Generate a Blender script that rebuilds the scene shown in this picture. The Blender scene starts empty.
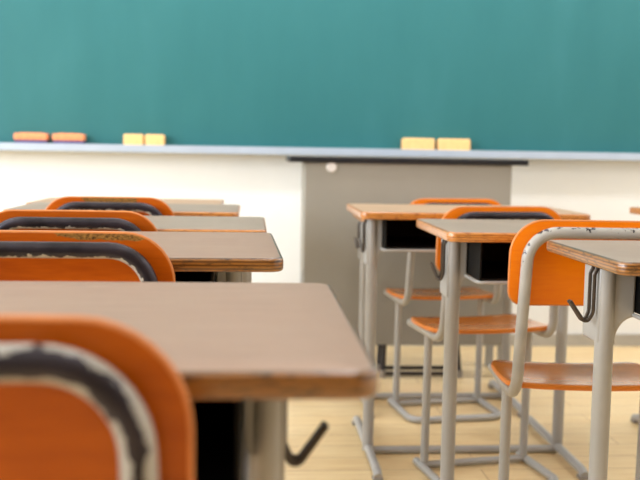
import bpy, bmesh, math, random
from mathutils import Vector, Matrix
random.seed(7)
sc = bpy.context.scene
COL = sc.collection
PI = math.pi

# ------------------------------------------------------------------ view
sc.view_settings.view_transform = 'Standard'
sc.view_settings.look = 'None'
sc.view_settings.exposure = 0.0
sc.view_settings.gamma = 1.0
sc.view_settings.use_curve_mapping = False

# ------------------------------------------------------------------ materials
def lin(r, g, b):
    f = lambda c: c / 12.92 if c <= .04045 else ((c + .055) / 1.055) ** 2.4
    return (f(r / 255), f(g / 255), f(b / 255), 1)

class NT:
    def __init__(self, name, rough=.5, metal=0.0, color=(.8, .8, .8, 1), spec=.5):
        self.m = bpy.data.materials.new(name)
        self.m.use_nodes = True
        self.nt = self.m.node_tree
        self.b = self.nt.nodes['Principled BSDF']
        self.b.inputs['Roughness'].default_value = rough
        self.b.inputs['Metallic'].default_value = metal
        self.b.inputs['Base Color'].default_value = color
        self.b.inputs['Specular IOR Level'].default_value = spec
    def n(self, t, **kw):
        nd = self.nt.nodes.new(t)
        for k, v in kw.items():
            setattr(nd, k, v)
        return nd
    def l(self, a, b):
        self.nt.links.new(a, b)
    def coord(self, scale=(1, 1, 1), out='Object'):
        tc = self.n('ShaderNodeTexCoord')
        mp = self.n('ShaderNodeMapping')
        mp.inputs['Scale'].default_value = scale
        self.l(tc.outputs[out], mp.inputs['Vector'])
        return mp.outputs['Vector']
    def noise(self, vec, scale=5, detail=4, rough=.5):
        nz = self.n('ShaderNodeTexNoise')
        nz.inputs['Scale'].default_value = scale
        nz.inputs['Detail'].default_value = detail
        nz.inputs['Roughness'].default_value = rough
        self.l(vec, nz.inputs['Vector'])
        return nz.outputs['Fac']
    def ramp(self, fac, stops):
        r = self.n('ShaderNodeValToRGB')
        e = r.color_ramp.elements
        while len(e) < len(stops):
            e.new(.5)
        for i, (p, c) in enumerate(stops):
            e[i].position = p
            e[i].color = c
        self.l(fac, r.inputs['Fac'])
        return r.outputs['Color']
    def mix(self, fac, a, b, blend='MIX'):
        x = self.n('ShaderNodeMix', data_type='RGBA', blend_type=blend)
        for inp, v in ((x.inputs[0], fac), (x.inputs[6], a), (x.inputs[7], b)):
            if hasattr(v, 'is_linked'):
                self.l(v, inp)
            else:
                inp.default_value = v
        return x.outputs[2]
    def math(self, op, a, b=0.0, c=None):
        x = self.n('ShaderNodeMath', operation=op)
        for i, v in enumerate((a, b, c)):
            if v is None:
                continue
            if hasattr(v, 'is_linked'):
                self.l(v, x.inputs[i])
            else:
                x.inputs[i].default_value = v
        return x.outputs[0]
    def bump(self, h, s=.1, d=.002):
        b = self.n('ShaderNodeBump')
        b.inputs['Strength'].default_value = s
        b.inputs['Distance'].default_value = d
        self.l(h, b.inputs['Height'])
        self.l(b.outputs['Normal'], self.b.inputs['Normal'])
    def base(self, sock):
        self.l(sock, self.b.inputs['Base Color'])

def simple(name, rgb, rough=.5, metal=0, spec=.5, var=.06, scale=14):
    t = NT(name, rough, metal, lin(*rgb), spec)
    f = t.noise(t.coord(), scale, 3)
    c = lin(*rgb)
    d = tuple(x * (1 - var * 2) for x in c[:3]) + (1,)
    u = tuple(min(1, x * (1 + var)) for x in c[:3]) + (1,)
    t.base(t.ramp(f, [(.3, d), (.7, u)]))
    return t.m

def laminate(name, a, b):
    t = NT(name, .42, 0, spec=.45)
    v = t.coord((2.5, 60, 60))
    f = t.noise(v, 3, 5, .6)
    g = t.noise(t.coord((1, 1, 1)), 6, 3)
    c1 = t.ramp(f, [(.3, lin(*a)), (.7, lin(*b))])
    dk = tuple(x * .86 for x in lin(*a)[:3]) + (1,)
    t.base(t.mix(t.math('MULTIPLY', t.math('SUBTRACT', g, .45), 1.2), c1, dk))
    r = t.math('MULTIPLY_ADD', g, .2, .34)
    t.l(r, t.b.inputs['Roughness'])
    return t.m

def plyedge(name, lo, hi, dark):
    t = NT(name, .28, 0, spec=.6)
    t.b.inputs['Coat Weight'].default_value = .8
    t.b.inputs['Coat Roughness'].default_value = .22
    w = t.n('ShaderNodeTexWave', wave_type='BANDS', bands_direction='Z', wave_profile='SIN')
    w.inputs['Scale'].default_value = 62
    w.inputs['Distortion'].default_value = 1.2
    w.inputs['Detail'].default_value = 2
    w.inputs['Detail Scale'].default_value = 1.5
    t.l(t.coord((.25, .25, 1)), w.inputs['Vector'])
    c = t.ramp(w.outputs['Fac'], [(.1, lin(*lo)), (.7, lin(*hi))])
    n = t.noise(t.coord((14, 14, 60)), 4, 5, .65)
    m = t.ramp(n, [(.5, (0, 0, 0, 1)), (.66, (1, 1, 1, 1))])
    t.base(t.mix(m, c, lin(*dark)))
    t.bump(w.outputs['Fac'], .25, .001)
    return t.m

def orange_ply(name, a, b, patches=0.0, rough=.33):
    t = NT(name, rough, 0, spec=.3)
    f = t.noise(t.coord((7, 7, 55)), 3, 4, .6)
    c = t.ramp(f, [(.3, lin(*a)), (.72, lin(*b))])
    if patches:
        at = t.n('ShaderNodeAttribute', attribute_name='worn')
        nz = t.noise(t.coord((1.2, 1, 3)), 24, 5, .7)
        s = t.math('ADD', at.outputs['Fac'], t.math('MULTIPLY', t.math('SUBTRACT', nz, .5), .8))
        mk = t.ramp(s, [(.48, (0, 0, 0, 1)), (.54, (1, 1, 1, 1))])
        n2 = t.noise(t.coord((40, 40, 60)), 6, 5, .7)
        bare = t.ramp(n2, [(.35, lin(62, 34, 12)), (.68, lin(194, 138, 68))])
        c = t.mix(mk, c, bare)
    t.base(c)
    return t.m

def tube_paint(name, level, scale=75, amp=1.1):
    """beige enamel on steel tube; 'level' says how much of it has been rubbed off where the worn attribute is high"""
    t = NT(name, .36, 0, spec=.5)
    at = t.n('ShaderNodeAttribute', attribute_name='worn')
    nz = t.noise(t.coord((1, 1, 1)), scale, 5, .65)
    s = t.math('ADD', t.math('MULTIPLY', at.outputs['Fac'], level), t.math('MULTIPLY', t.math('SUBTRACT', nz, .5), amp))
    mk = t.ramp(s, [(.49, (0, 0, 0, 1)), (.53, (1, 1, 1, 1))])
    n2 = t.noise(t.coord(), 20, 4)
    paint = t.ramp(n2, [(.3, lin(164, 159, 153)), (.7, lin(178, 173, 166))])
    steel = t.ramp(n2, [(.3, lin(30, 26, 32)), (.7, lin(62, 56, 66))])
    t.base(t.mix(mk, paint, steel))
    t.l(t.math('MULTIPLY', mk, .55), t.b.inputs['Metallic'])
    return t.m

M = {}
M['laminate_pink'] = laminate('tan_laminate', (150, 121, 103), (161, 131, 112))
M['laminate_grey'] = laminate('weathered_laminate', (146, 129, 115), (158, 141, 126))
M['laminate_pale'] = laminate('pale_laminate', (178, 146, 116), (190, 158, 130))
M['ply'] = plyedge('plywood_edge', (96, 54, 11), (156, 100, 36), (62, 34, 8))
M['ply_warm'] = plyedge('varnished_plywood_edge', (176, 104, 38), (206, 136, 62), (140, 78, 26))
M['metal'] = simple('beige_enamel', (168, 165, 162), .3, 0, .6, .04)
M['tube_clean'] = tube_paint('enamel_tube', 0.0)
M['tube_spots'] = tube_paint('enamel_tube_spotted', .38)
M['tube_worn'] = tube_paint('enamel_tube_rubbed', 1.25)
M['tube_blotchy'] = tube_paint('enamel_tube_blotchy', 1.0, 38, 2.2)
M['black'] = simple('shade_black_tray_plastic', (5, 4, 4), .6, 0, .2, .1)  # dark plastic, with the shade inside the tray put into its near-black
M['hook'] = simple('hook_steel', (84, 76, 70), .32, .75, .5, .1)
M['rubber'] = simple('rubber', (150, 142, 134), .7, 0, .3)
M['orange'] = orange_ply('orange_stained_plywood', (244, 122, 3), (250, 136, 6))
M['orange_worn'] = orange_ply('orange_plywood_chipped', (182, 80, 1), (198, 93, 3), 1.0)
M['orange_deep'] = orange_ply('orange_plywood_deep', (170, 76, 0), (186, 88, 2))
M['orange_edge'] = simple('orange_ply_edge', (214, 128, 62), .45, 0, .5, .1)
M['seat'] = orange_ply('orange_seat_plywood', (212, 124, 48), (228, 142, 62), 0, .22)
M['seat'].node_tree.nodes['Principled BSDF'].inputs['Coat Weight'].default_value = .7
M['seat'].node_tree.nodes['Principled BSDF'].inputs['Coat Roughness'].default_value = .2
M['seat_edge'] = simple('seat_ply_edge', (228, 130, 38), .4)
M['tdesk'] = simple('grey_desk_panel', (149, 143, 133), .5, 0, .4, .03, 4)
M['tdesk_edge'] = simple('black_desk_edge', (24, 24, 30), .45, 0, .4)
M['tdesk_top'] = simple('grey_desk_top', (170, 160, 148), .5)
M['white'] = simple('white_plastic', (232, 224, 220), .4)
M['tray'] = simple('aluminium_tray', (182, 194, 212), .4, .2, .5, .02)
M['wall'] = simple('cream_wall_paint', (236, 236, 235), .8, 0, .25, .015, 3)
M['back_wall'] = simple('tan_back_wall', (150, 128, 104), .7, 0, .3)
M['skirting'] = simple('grey_skirting', (176, 170, 160), .5, 0, .4)
M['ceil'] = simple('white_ceiling', (238, 237, 232), .9, 0, .2, .01)
M['alu'] = simple('window_frame_aluminium', (190, 192, 194), .4, .4)
M['felt_pink'] = simple('salmon_felt', (246, 160, 114), .8, 0, .1, .08, 60)
M['felt_navy'] = simple('blue_felt', (92, 84, 132), .9, 0, .1, .1, 60)
M['felt_yellow'] = simple('yellow_cream_felt', (252, 204, 140), .7, 0, .2, .05, 60)
M['erase_wood'] = simple('eraser_orange_back', (246, 172, 92), .5, 0, .4, .06, 30)
M['dark_pipe'] = simple('dark_steel_pipe', (52, 44, 42), .4, .3)
M['dark_seat'] = simple('dark_vinyl', (58, 52, 50), .5)

def make_board():
    t = NT('green_chalkboard', .5, 0, spec=.3)
    v = t.coord((1.3, 1, .55))
    n = t.noise(v, 2.6, 5, .6)
    n2 = t.noise(t.coord((4, 1, .8)), 2, 2, .5)
    f = t.math('MULTIPLY_ADD', n2, .4, t.math('MULTIPLY', n, .6))
    t.base(t.ramp(f, [(.2, lin(40, 103, 107)), (.55, lin(47, 110, 114)), (.85, lin(58, 120, 125))]))
    return t.m
M['board'] = make_board()

def make_floor():
    t = NT('light_wood_floor', .38, 0, spec=.45)
    tc = t.coord()
    br = t.n('ShaderNodeTexBrick')
    br.offset = .43
    for k, v in (('Scale', 1.0), ('Brick Width', 1.1), ('Row Height', .105), ('Mortar Size', .0012), ('Mortar Smooth', .2), ('Bias', 0.0)):
        br.inputs[k].default_value = v
    br.inputs['Color1'].default_value = lin(246, 222, 176)
    br.inputs['Color2'].default_value = lin(240, 212, 162)
    br.inputs['Mortar'].default_value = lin(168, 126, 82)
    t.l(tc, br.inputs['Vector'])
    g = t.noise(t.coord((2, 34, 1)), 3, 5, .6)
    dk = t.ramp(g, [(.3, lin(226, 208, 184)), (.65, (1, 1, 1, 1))])
    c = t.mix(.8, br.outputs['Color'], dk, 'MULTIPLY')
    t.base(c)
    return t.m
M['floor'] = make_floor()

# ------------------------------------------------------------------ mesh helpers
def link(name, bm, mats, parent=None, smooth=True, bevel=0.0):
    me = bpy.data.meshes.new(name)
    bmesh.ops.recalc_face_normals(bm, faces=bm.faces)
    bm.to_mesh(me)
    bm.free()
    if smooth:
        me.polygons.foreach_set('use_smooth', [True] * len(me.polygons))
        try:
            me.set_sharp_from_angle(angle=math.radians(38))
        except Exception:
            pass
    for m in (mats if isinstance(mats, (list, tuple)) else [mats]):
        me.materials.append(m)
    o = bpy.data.objects.new(name, me)
    COL.objects.link(o)
    if parent:
        o.parent = parent
    if bevel:
        b = o.modifiers.new('bevel', 'BEVEL')
        b.width = bevel
        b.segments = 2
        b.limit_method = 'ANGLE'
    return o

def thing(name, label, cat, loc=(0, 0, 0), rz=0.0, group=None):
    o = bpy.data.objects.new(name, None)
    o.empty_display_size = .1
    COL.objects.link(o)
    o.location = loc
    o.rotation_euler = (0, 0, rz)
    tag(o, label, cat, group)
    return o

def tag(o, label, cat, group=None):
    o['label'] = label
    o['category'] = cat
    if group:
        o['group'] = group
    return o

def struct(o):
    o['kind'] = 'structure'
    return o

def box(bm, x0, x1, y0, y1, z0, z1, mi=0):
    vs = [bm.verts.new((x, y, z)) for x in (x0, x1) for y in (y0, y1) for z in (z0, z1)]
    for f in ((0, 1, 3, 2), (4, 6, 7, 5), (0, 4, 5, 1), (2, 3, 7, 6), (0, 2, 6, 4), (1, 5, 7, 3)):
        fc = bm.faces.new([vs[i] for i in f])
        fc.material_index = mi
    return bm

def rrect(w, h, radii, seg=8):
    """rounded rectangle outline centred on 0; radii = (bottom left, bottom right, top right, top left)"""
    pts = []
    cs = [(-w / 2, -h / 2, PI, radii[0]), (w / 2, -h / 2, 1.5 * PI, radii[1]), (w / 2, h / 2, 0, radii[2]), (-w / 2, h / 2, .5 * PI, radii[3])]
    for x, y, a0, r in cs:
        cx = x - math.copysign(r, x)
        cy = y - math.copysign(r, y)
        for i in range(seg + 1):
            a = a0 + .5 * PI * i / seg
            pts.append((cx + r * math.cos(a), cy + r * math.sin(a)))
    # extra points along straight runs so the sheet can bend
    out = []
    for i, p in enumerate(pts):
        q = pts[(i + 1) % len(pts)]
        out.append(p)
        d = math.hypot(q[0] - p[0], q[1] - p[1])
        k = int(d / .04)
        for j in range(1, k):
            out.append((p[0] + (q[0] - p[0]) * j / k, p[1] + (q[1] - p[1]) * j / k))
    return out

def inset(pts, d):
    n = len(pts)
    out = []
    for i in range(n):
        a, b, c = Vector(pts[i - 1]), Vector(pts[i]), Vector(pts[(i + 1) % n])
        t = (c - a).normalized()
        out.append((b.x - t.y * d, b.y + t.x * d))
    return out

def slab(pts, t, rnd, fn, caps=(0, 0), side=1, deep=5):
    """sheet of outline pts and thickness t, edges rounded by rnd; fn(u, v, w) places a point; caps = material of the faces below and above"""
    bm = bmesh.new()
    prof = []
    for k in range(4):
        a = .5 * PI * k / 3
        prof.append((rnd * (1 - math.sin(a)), rnd * (1 - math.cos(a))))
    prof2 = [(i, t - w) for i, w in reversed(prof)]
    rings = []
    def ring(P, w):
        return [bm.verts.new(fn(u, v, w)) for u, v in P]
    cu = sum(p[0] for p in pts) / len(pts)
    cv = sum(p[1] for p in pts) / len(pts)
    first = inset(pts, prof[0][0])
    last = inset(pts, prof2[-1][0])
    def cap(P, w, r0, mi):
        prev = r0
        for k in range(1, deep):
            s = 1 - k / deep
            cur = ring([(cu + (u - cu) * s, cv + (v - cv) * s) for u, v in P], w)
            for i in range(len(P)):
                j = (i + 1) % len(P)
                bm.faces.new((prev[i], prev[j], cur[j], cur[i])).material_index = mi
            prev = cur
        c = bm.verts.new(fn(cu, cv, w))
        for i in range(len(P)):
            bm.faces.new((prev[i], prev[(i + 1) % len(P)], c)).material_index = mi
    allp = prof + prof2
    rings = [ring(inset(pts, i) if i > 1e-9 else pts, w) for i, w in allp]
    for k in range(len(rings) - 1):
        for i in range(len(pts)):
            j = (i + 1) % len(pts)
            bm.faces.new((rings[k][i], rings[k][j], rings[k + 1][j], rings[k + 1][i])).material_index = side
    cap(first, 0, rings[0], caps[0])
    cap(last, t, rings[-1], caps[1])
    return bm

def fillet(pts, rad, seg=8):
    out = [Vector(pts[0])]
    for i in range(1, len(pts) - 1):
        p, a, b = Vector(pts[i]), Vector(pts[i - 1]), Vector(pts[i + 1])
        r = rad[i - 1] if isinstance(rad, (list, tuple)) else rad
        u, v = (a - p), (b - p)
        lu, lv = u.length, v.length
        u.normalize(); v.normalize()
        ang = u.angle(v)
        d = min(r / math.tan(ang / 2), lu * .49, lv * .49)
        r = d * math.tan(ang / 2)
        bis = (u + v).normalized()
        c = p + bis * (r / math.sin(ang / 2))
        s, e = p + u * d - c, p + v * d - c
        tot = s.angle(e)
        ax = s.cross(e).normalized()
        for k in range(seg + 1):
            out.append(c + Matrix.Rotation(tot * k / seg, 3, ax) @ s)
    out.append(Vector(pts[-1]))
    return out

def tube(bm, pts, r, seg=14, closed=False, worn=None, layer=None, flat=1.0, step=.03):
    P = [Vector(p) for p in pts]
    if closed:
        P.append(P[0].copy())
    Q = []
    for i in range(len(P) - 1):
        d = (P[i + 1] - P[i]).length
        k = max(1, int(d / step))
        for j in range(k):
            Q.append(P[i].lerp(P[i + 1], j / k))
    if not closed:
        Q.append(P[-1])
    n = len(Q)
    T = []
    for i in range(n):
        a = Q[(i - 1) % n] if (closed or i > 0) else Q[i]
        b = Q[(i + 1) % n] if (closed or i < n - 1) else Q[i]
        T.append((b - a).normalized())
    up = Vector((0, 0, 1)) if abs(T[0].z) < .9 else Vector((0, 1, 0))
    N = (up - T[0] * up.dot(T[0])).normalized()
    rings = []
    for i in range(n):
        if i:
            N = (N - T[i] * N.dot(T[i])).normalized()
        B = T[i].cross(N)
        rg = []
        for k in range(seg):
            a = 2 * PI * k / seg
            d = N * math.cos(a) + B * math.sin(a) * flat
            v = bm.verts.new(Q[i] + d * r)
            if layer is not None:
                v[layer] = worn(Q[i], d) if worn else 0.0
            rg.append(v)
        rings.append(rg)
    rng = range(n) if closed else range(n - 1)
    for i in rng:
        a, b = rings[i], rings[(i + 1) % n]
        for k in range(seg):
            bm.faces.new((a[k], a[(k + 1) % seg], b[(k + 1) % seg], b[k]))
    if not closed:
        bm.faces.new(rings[0][::-1])
        bm.faces.new(rings[-1])
    return bm

# ------------------------------------------------------------------ the room
XL, XR, YB, YF, ZC = -3.3, 4.2, -3.2, 4.05, 3.0
b = bmesh.new(); box(b, XL - .15, XR + .15, YB - .15, YF + .15, -.12, 0)
struct(link('floor', b, M['floor'], smooth=False))
b = bmesh.new(); box(b, XL - .15, XR + .15, YB - .15, YF + .15, ZC, ZC + .12)
struct(link('ceiling', b, M['ceil'], smooth=False))
b = bmesh.new(); box(b, XL - .15, XR + .15, YF, YF + .15, 0, ZC)
struct(link('wall_front', b, M['wall'], smooth=False))
b = bmesh.new(); box(b, XL - .15, XR + .15, YB - .15, YB, 0, ZC)
struct(link('wall_back', b, M['back_wall'], smooth=False))
b = bmesh.new(); box(b, XR, XR + .15, YB, YF, 0, ZC)
struct(link('wall_right', b, M['wall'], smooth=False))
WIN = [(-2.7, -.9), (-.6, 1.2), (1.5, 3.5)]
WZ0, WZ1 = .85, 2.65
b = bmesh.new()
box(b, XL - .15, XL, YB, YF, 0, WZ0)
box(b, XL - .15, XL, YB, YF, WZ1, ZC)
ys = [YB] + [y for w in WIN for y in w] + [YF]
for i in range(0, len(ys), 2):
    box(b, XL - .15, XL, ys[i], ys[i + 1], WZ0, WZ1)
struct(link('wall_left', b, M['wall'], smooth=False))
for i, (y0, y1) in enumerate(WIN):
    b = bmesh.new()
    t = .04
    ym = (y0 + y1) / 2
    box(b, XL - .1, XL - .04, y0, y1, WZ0, WZ0 + t)
    box(b, XL - .1, XL - .04, y0, y1, WZ1 - t, WZ1)
    for yc in (y0 + t / 2, ym, y1 - t / 2):
        box(b, XL - .1, XL - .04, yc - t / 2, yc + t / 2, WZ0 + t, WZ1 - t)
    struct(link('window_%d' % (i + 1), b, M['alu'], smooth=False))
b = bmesh.new(); box(b, XL, XR, YF - .012, YF, 0, .055)
struct(link('baseboard_front', b, M['skirting'], smooth=False))

# chalkboard with its frame and chalk tray
cb = thing('chalkboard', 'wide green chalkboard along the front wall above the teacher desk', 'chalkboard', (.3, YF, .85))
b = bmesh.new(); box(b, -2.3, 2.3, -.03, 0, .01, 1.25)
link('writing_surface', b, M['board'], cb, smooth=False)
b = bmesh.new()
box(b, -2.34, -2.3, -.045, 0, .0, 1.29); box(b, 2.3, 2.34, -.045, 0, .0, 1.29); box(b, -2.3, 2.3, -.045, 0, 1.25, 1.29)
link('frame', b, M['alu'], cb, smooth=False, bevel=.004)
b = bmesh.new()
prof = [(0, -.005), (-.085, -.005), (-.09, .0), (-.09, .028), (-.084, .03), (-.08, .012), (0, .012)]
va = [b.verts.new((-2.34, y, z)) for y, z in prof]
vb = [b.verts.new((2.34, y, z)) for y, z in prof]
for i in range(len(prof)):
    j = (i + 1) % len(prof)
    b.faces.new((va[i], va[j], vb[j], vb[i]))
b.faces.new(va); b.faces.new(vb[::-1])
o = link('chalk_tray', b, M['tray'], cb, smooth=False)
o['label'] = 'pale aluminium chalk tray'

# ------------------------------------------------------------------ erasers on the tray
def eraser(label, x, w, h, d, flat, group, tilt=0.0):
    e = thing('chalkboard_eraser', label, 'eraser', (x, YF - .057, .8625), tilt, group)
    top, pad = ('felt_pink', 'felt_navy') if flat else ('erase_wood', 'felt_yellow')
    if flat:                                             # lying felt side down
        link('felt_pad', slab(rrect(w * .96, d * .94, [.006] * 4, 3), h * .5, .003, lambda u, v, q: (u, v, q), (0, 0), 0), M[pad], e)
        link('handle', slab(rrect(w, d, [.008] * 4, 4), h * .5, .006, lambda u, v, q: (u, v, q + h * .5), (0, 0), 0), M[top], e)
        bm = bmesh.new(); box(bm, -w * .34, w * .34, -d * .28, d * .28, h, h + .0025)
        link('strap', bm, M['erase_wood'], e, bevel=.001)
    else:                                                # standing on its long side, felt towards the room
        link('felt_pad', slab(rrect(w, h, [.008] * 4, 4), d * .5, .005, lambda u, v, q: (u, q - d * .5, v + h / 2), (0, 0), 0), M[pad], e)
        link('handle', slab(rrect(w * .98, h * .96, [.007] * 4, 4), d * .5, .005, lambda u, v, q: (u, q, v + h / 2), (0, 0), 0), M[top], e)
        bm = bmesh.new()
        box(bm, -w * .5, w * .5, -d * .5 - .0015, -d * .5 + .001, h * .06, h * .2)
        link('strap', bm, M['erase_wood'], e, bevel=.0007)
    return e
k = (YF - .057) / 4.05
g = 'erasers on the chalk tray'
eraser('salmon eraser lying felt down at far left end of the chalk tray', -.955 * k, .142 * k, .058, .05, True, g)
eraser('salmon eraser lying felt down beside leftmost one on the chalk tray', -.797 * k, .136 * k, .058, .05, True, g)
eraser('short cream eraser with bright white middle, left of the small middle pair on tray', -.521 * k, .085 * k, .062, .05, False, g)
eraser('short yellow eraser, right of the small middle pair on the chalk tray', -.43 * k, .083 * k, .062, .05, False, g)
eraser('long cream eraser standing left in the pair above the teacher desk', .719 * k, .144 * k, .066, .05, False, g)
eraser('long cream eraser standing right in the pair above the teacher desk', .878 * k, .144 * k, .066, .05, False, g)

# ------------------------------------------------------------------ teacher desk and stool
TY = 3.42
td = thing('teacher_desk', 'grey panelled teacher desk with black edged top in front of chalkboard', 'desk', (.572, TY, 0))
bm = slab(rrect(.905, .30, [.01] * 4, 4), .022, .004, lambda u, v, q: (u + .006, v + .135, q + .822), (1, 1), 0)
link('desk_top', bm, [M['tdesk_edge'], M['tdesk_top']], td)
bm = bmesh.new(); box(bm, -.385, .397, 0, .02, .135, .8215)
link('front_panel', bm, M['tdesk'], td, bevel=.003)
for x in (-.385, .377):
    bm = bmesh.new(); box(bm, x, x + .02, .0205, .24, .40, .8215)
    link('side_panel', bm, M['tdesk'], td, bevel=.003)
    for y in (.0215, .21):
        bm = bmesh.new(); box(bm, x, x + .03, y, y + .03, .0, .3995)
        link('leg', bm, M['metal'], td, bevel=.003)
bm = bmesh.new(); box(bm, -.364, .376, .0205, .24, .60, .615)
link('shelf', bm, M['tdesk'], td, bevel=.002)
bm = bmesh.new()
bmesh.ops.create_cone(bm, cap_ends=True, segments=24, radius1=.02, radius2=.017, depth=.006, matrix=Matrix.Translation((-.286, -.003, .806)) @ Matrix.Rotation(PI / 2, 4, 'X'))
o = link('sticker', bm, M['white'], td); o['label'] = 'small round white sticker'

st = thing('stool', 'dark steel legged stool tucked underneath the teacher desk', 'stool', (.648, 3.50, 0), 0)
link('seat', slab(rrect(.31, .20, [.05] * 4, 6), .03, .008, lambda u, v, q: (u, v + .095, q + .40), (0, 0), 0), M['dark_seat'], st)
for sx in (-1, 1):
    for sy in (-1, 1):
        bm = bmesh.new(); tube(bm, [(sx * .125, sy * .07 + .095, .405), (sx * .15, sy * .05, .004)], .0105, 10)
        lg = link('leg', bm, M['dark_pipe'], st)
        bm = bmesh.new(); tube(bm, [(sx * .15, sy * .05, .0), (sx * .149, sy * .05, .03)], .013, 10)
        link('rubber_foot', bm, M['rubber'], lg)
c = .149
for a, e in (((-c, -.05), (c, -.05)), ((-c, .05), (c, .05)), ((-c, -.04), (-c, .04)), ((c, -.04), (c, .04))):
    bm = bmesh.new(); tube(bm, [(a[0], a[1], .016), (e[0], e[1], .016)], .008, 10)
    link('stretcher', bm, M['dark_pipe'], st)

# ------------------------------------------------------------------ student desks
def school_desk(label, cx, yf, D, T=.70, rz=0.0, top='laminate_pink', edge='ply', group='student desks', W=.60, ins=0.0, turn=0.0, lo=.155, wide=.074, ext=.08, hin=0.0, hooks=(-1, 1)):
    d = thing('school_desk', label, 'desk', (cx, yf + D / 2, 0), rz, group)
    hw, hd = W / 2, D / 2
    bm = slab(rrect(W, D, [.022] * 4, 8), .021, .005, lambda u, v, q: (u, v, q + T - .021), (1, 0), 1)
    # the rounding next to the upper face is laminate too
    link('table_top', bm, [M[top], M[edge]], d)
    zt = T - .0215
    zb = zt - .082
    bx = hw - wide - .001 - ins
    y0, y1 = -hd + .035, hd - .03
    bm = bmesh.new()
    box(bm, -bx, bx, y0, y1, zb, zb + .004)                       # tray bottom
    box(bm, -bx, -bx + .004, y0, y1, zb + .004, zt)
    box(bm, bx - .004, bx, y0, y1, zb + .004, zt)
    box(bm, -bx + .004, bx - .004, y1 - .004, y1, zb + .004, zt)
    sb = link('storage_tray', bm, M['black'], d, smooth=False)
    sb['label'] = 'black open storage tray'
    bm = bmesh.new()
    tube(bm, fillet([(-bx - .003, y0 + .2, zb - .004), (-bx - .003, y0, zb - .004), (bx + .003, y0, zb - .004), (bx + .003, y0 + .2, zb - .004)], .02), .004, 8)
    link('tray_rim', bm, M['metal'], sb)
    yl = -hd + lo
    for s in (-1, 1):
        hw = W / 2 - ins
        # shoulder: pressed sheet that runs from the top down into the leg
        xo, xi = s * (hw - .0302), s * (hw - wide)
        xl = s * (hw - .061)
        outl = [(xo, zt), (xo, zt - .135)]
        outl += [(xl, zt - .135)]
        for k in range(9):
            a = .5 * PI * k / 8
            outl.append((xl + (xi - xl) * (1 - math.cos(a)), zt - .135 + .045 * math.sin(a)))
        outl += [(xi, zt)]
        bm = bmesh.new()
        ya, yb_ = yl - .010, yl + .065
        A = [bm.verts.new((x, ya, z)) for x, z in outl]
        B = [bm.verts.new((x, yb_, z)) for x, z in outl]
        n = len(outl)
        for i in range(n):
            j = (i + 1) % n
            bm.faces.new((A[i], A[j], B[j], B[i]))
        bm.faces.new(A); bm.faces.new(B[::-1])
        link('shoulder_bracket', bm, M['metal'], d, bevel=.006)
        lx = s * (hw - .046)
        bm = bmesh.new()
        tube(bm, [(lx, yl, .012), (lx, yl, zt - .0005)], .0158, 18)
        link('leg', bm, M['metal'], d)
        bm = bmesh.new()
        ra, rb = -hd - ext, hd - .03
        tube(bm, fillet([(lx, ra, .012), (lx, ra + .03, .020), (lx, rb - .03, .020), (lx, rb, .012)], .03), .0125, 12)
        rn = link('foot_runner', bm, M['metal'], d)
        for yy in (ra + .012, rb - .012):
            bm = bmesh.new(); box(bm, lx - .014, lx + .014, yy - .016, yy + .016, 0, .010)
            link('foot_pad', bm, M['rubber'], rn, bevel=.003)
        if s not in hooks:
            continue
        # bag hook: doubled wire bent outwards
        hx = s * (hw - .0235 - hin)
        ct, stn = math.cos(turn), math.sin(turn)
        bm = bmesh.new()
        for q in (-.010, .010):
            yy = yl + .006 + q
            P = [(hx - s * .0065, yy, zt - .004), (hx, yy, zt - .018), (hx, yy, zt - .082), (hx + s * .010 * ct, yl + .006 + q * .6 + .010 * stn, zt - .104), (hx + s * .038 * ct, yl + .006 + q * .4 + .038 * stn, zt - .064)]
            tube(bm, fillet(P, [.008, .02, .014]), .0033, 8, step=.01)
        hk = link('bag_hook', bm, M['hook'], d)
        hk['label'] = 'dark bent steel bag hook'
    hw = W / 2 - ins
    bm = bmesh.new()
    tube(bm, [(-hw + .05, yl, .0115), (hw - .05, yl, .0115)], .011, 12)
    link('crossbar', bm, M['metal'], d)
    return d

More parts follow.
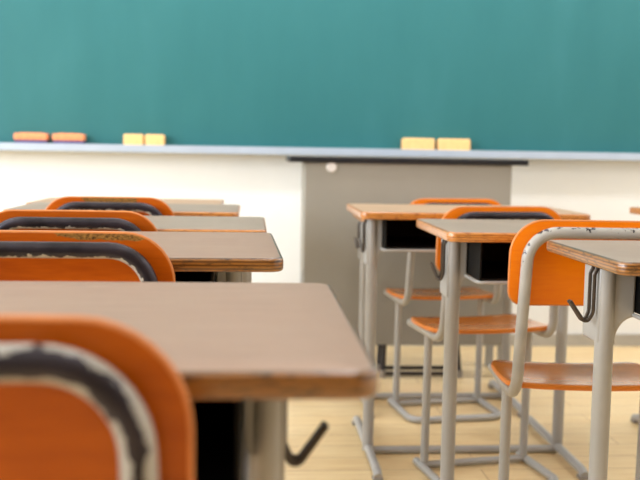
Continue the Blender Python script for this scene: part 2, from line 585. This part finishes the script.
# ------------------------------------------------------------------ student chairs
def school_chair(label, cx, yb, top, back='orange', tubem='tube_worn', sheen_belt=False, rz=0.0, patch=None, group='student chairs', w=.356, drop=.322, front=.175):
    """yb: where the backrest's upper edge stands; top: its height"""
    c = thing('school_chair', label, 'chair', (cx, yb, 0), rz, group)
    zs = top - drop                      # seat height
    lean = .055                          # tilt of the back, metres per metre
    Y = lambda z: (top - z) * lean
    zc = top - .086
    hx = w / 2 - .034
    hb = hx + .011                       # posts stand a little wider at the seat
    zt = top - .013 - .011               # centre line of the upper bar
    # backrest: plywood sheet on the front of the tube
    bm = slab(rrect(w, .172, [.032, .032, .070, .070], 9), .009, .003,
              lambda u, v, q: (u, Y(zc + v) + q + .0005 + .02 * (1 - (2 * u / w) ** 2) * .6, zc + v), (0, 0), 1)
    lay = bm.verts.layers.float.new('worn')
    if patch:
        for v in bm.verts:
            du = max(0, abs(v.co.x - patch[0]) - patch[1]) / .02
            dv = max(0, (top - patch[2]) - v.co.z) / .006
            v[lay] = max(0, .95 - du - dv)
    link('backrest', bm, [M[back], M['orange_edge']], c)
    # tube frame: seat rails, bent up into the posts and over the back
    zr = zs - .022
    yp = lambda z: Y(z) - .0121
    P = [(-hb, .25, zr + .004), (-hb, yp(zr) , zr), (-hx, yp(zt), zt), (hx, yp(zt), zt), (hb, yp(zr), zr), (hb, .25, zr + .004)]
    P = fillet(P, [.05, .058, .058, .05], 10)
    bm = bmesh.new()
    lay = bm.verts.layers.float.new('worn')
    def worn(p, d):
        if p.z < top - .17:
            return -.4
        ax = max(0, abs(p.x) - (hx - .058))
        az = p.z - (zt - .058)
        o = Vector((math.copysign(ax, p.x), 0, max(0, az)))
        o = o.normalized() if o.length > 1e-6 else Vector((math.copysign(1, p.x), 0, 0))
        out = d.dot(o)
        fall = max(0, (zt - .045) - p.z) / .03
        if sheen_belt:
            return .98 - .75 * abs(out - .12) - fall * .3  # rubbed middle band; pale outer side is sheen put into the mask
        return .74 + .50 * out - .25 * max(0, d.y) - fall * .5
    tube(bm, P, .0116, 16, worn=worn, layer=lay, step=.012)
    link('frame', bm, M[tubem], c)
    # seat
    sd = .255
    sw = .336
    def place(u, v, q):
        s = v / sd + .5                                   # 0 rear, 1 front
        z = zs - .011 + q + .006 * (2 * u / sw) ** 2 - .008 * math.sin(PI * min(1, max(0, s)))
        z -= .012 * max(0, s - .8) / .2 * max(0, s - .8) / .2
        return (u, .018 + sd / 2 + v, z)
    link('seat', slab(rrect(sw, sd, [.03, .03, .075, .075], 8), .011, .003, place, (0, 0), 1, 7), [M['seat'], M['seat_edge']], c)
    for s in (-1, 1):
        bm = bmesh.new()
        tube(bm, [(s * (hb - .008), .135, .018), (s * (hb - .008), .128, zr - .004)], .0112, 14)
        link('leg', bm, M['metal'], c)
    # floor frame: U of tube with a crossbar between the legs
    bm = bmesh.new()
    U = fillet([(-hb, front, .0115), (-hb, -.068, .0115), (hb, -.068, .0115), (hb, front, .0115)], .045, 8)
    tube(bm, U, .0108, 12)
    tube(bm, [(-hb, .135, .0135), (hb, .135, .0135)], .0095, 12)
    link('floor_frame', bm, M['metal'], c)
    return c

# left column, front to back
school_desk('large blurred tan desk filling the lower left foreground', -.208, .634, .455, ins=.033, wide=.066, hin=.008, top='laminate_pink', edge='ply')
school_desk('second desk of the left column with sharply layered plywood corner', -.260, 1.332, .447, ins=.028, hooks=(-1,), rz=math.radians(1.2), top='laminate_pink', edge='ply')
school_desk('third desk of the left column, narrow strip behind the sharp cornered desk', -.274, 1.836, .385, hooks=(-1,), top='laminate_grey', edge='ply_warm')
school_desk('fourth desk of the left column, with the chipped chair at it', -.340, 2.375, .37, top='laminate_grey', edge='ply_warm')
school_desk('farthest desk of the left column, only a pale sliver against the wall', -.402, 2.87, .36, T=.69, top='laminate_pale', edge='ply_warm')
school_chair('nearest chair, blurred orange back with rubbed tube at lower left corner', -.214, .552, .752, back='orange_deep', tubem='tube_blotchy', sheen_belt=True)
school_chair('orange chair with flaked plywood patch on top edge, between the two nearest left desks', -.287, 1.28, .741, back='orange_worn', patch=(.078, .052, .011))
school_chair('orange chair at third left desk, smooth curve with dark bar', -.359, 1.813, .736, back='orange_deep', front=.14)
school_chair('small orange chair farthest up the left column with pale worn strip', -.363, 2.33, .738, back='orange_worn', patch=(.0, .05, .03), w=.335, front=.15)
# right column
school_desk('right foreground desk cut by the frame edge with hook beside its leg', .845, 1.322, .37, lo=.17, wide=.094, top='laminate_grey', edge='ply')
school_desk('middle desk of the right column with big black tray and worn grey top', .693, 1.831, .395, turn=1.0, top='laminate_grey', edge='ply_warm')
school_desk('desk farthest up the right column with pale pinkish top seen before the grey panel', 0.608, 2.462, .42, top='laminate_pale', edge='ply_warm', W=.64, turn=1.35, lo=.09, ext=.14, ins=-.003)
school_desk('low desk hidden behind the pale desk, only its leg showing', .637, 2.985, .36, T=.65, turn=1.35, W=.56, ins=-.02, top='laminate_pale', edge='ply_warm')
school_chair('bright orange chair with beige tube standing sharp at right behind nearest right desk', .676, 1.74, .733, back='orange', tubem='tube_spots', drop=.332, rz=math.radians(-4))
school_chair('orange chair with dark rubbed bar at the pale right desk', .638, 2.31, .727, back='orange', tubem='tube_worn', rz=math.radians(10))
school_chair('distant orange chair farthest up the right column near the grey panel', .652, 2.928, .717, back='orange', tubem='tube_worn', rz=math.radians(8))
# third column at the right edge
school_desk('desk corner peeking in at the right edge against the white wall', 1.502, 2.46, .43, top='laminate_pale', edge='ply_warm')

# ------------------------------------------------------------------ light
w = bpy.data.worlds.new('sky'); sc.world = w
w.use_nodes = True
bg = w.node_tree.nodes['Background']
bg.inputs['Color'].default_value = (.80, .90, 1.0, 1)
bg.inputs['Strength'].default_value = 1.1

def area(name, loc, rot, sx, sy, power, col):
    l = bpy.data.lights.new(name, 'AREA')
    l.shape = 'RECTANGLE'
    l.size, l.size_y = sx, sy
    l.energy = power
    l.color = col
    o = bpy.data.objects.new(name, l)
    COL.objects.link(o)
    o.location = loc
    o.rotation_euler = rot
    return o
for i, (y0, y1) in enumerate(WIN):
    power = (10, 128, 82)[i]
    area('window_daylight', (XL - .02, (y0 + y1) / 2, (WZ0 + WZ1) / 2), (0, -PI / 2, 0), WZ1 - WZ0 - .1, y1 - y0 - .1, power, (.88, .95, 1.0))
for x in (-1.9, .45, 2.8):  # unseen fill lights added under the ceiling, strongest on the right
    for y in (.6, 2.6):
        area('ceiling_fill', (x, y, ZC - .04), (0, 0, 0), .28, 1.25, (6, 9, 20)[(-1.9, .45, 2.8).index(x)], (.98, .985, 1.0))

area('board_lamp', (1.2, YF - 1.0, 2.55), (math.radians(40), 0, 0), 4.6, .2, 38, (.97, .985, 1.0))

# ------------------------------------------------------------------ camera
F_PX = 920.0
cam = bpy.data.cameras.new('camera')
cam.sensor_fit = 'HORIZONTAL'
cam.sensor_width = 36
cam.lens = F_PX / 640 * 36
cam.clip_start = .02
co = bpy.data.objects.new('camera', cam)
COL.objects.link(co)
yaw, pitch, roll = math.radians(4.13), math.atan(85.9 / F_PX), .0165
Fv = Vector((math.sin(yaw) * math.cos(pitch), math.cos(yaw) * math.cos(pitch), -math.sin(pitch)))
R0 = Vector((math.cos(yaw), -math.sin(yaw), 0))
U0 = R0.cross(Fv)
R = R0 * math.cos(roll) + U0 * math.sin(roll)
U = U0 * math.cos(roll) - R0 * math.sin(roll)
m = Matrix((R, U, -Fv)).transposed().to_4x4()
m.translation = (0, 0, .853)
co.matrix_world = m
cam.dof.use_dof = True
cam.dof.focus_distance = 1.5
cam.dof.aperture_fstop = 4.8
sc.camera = co
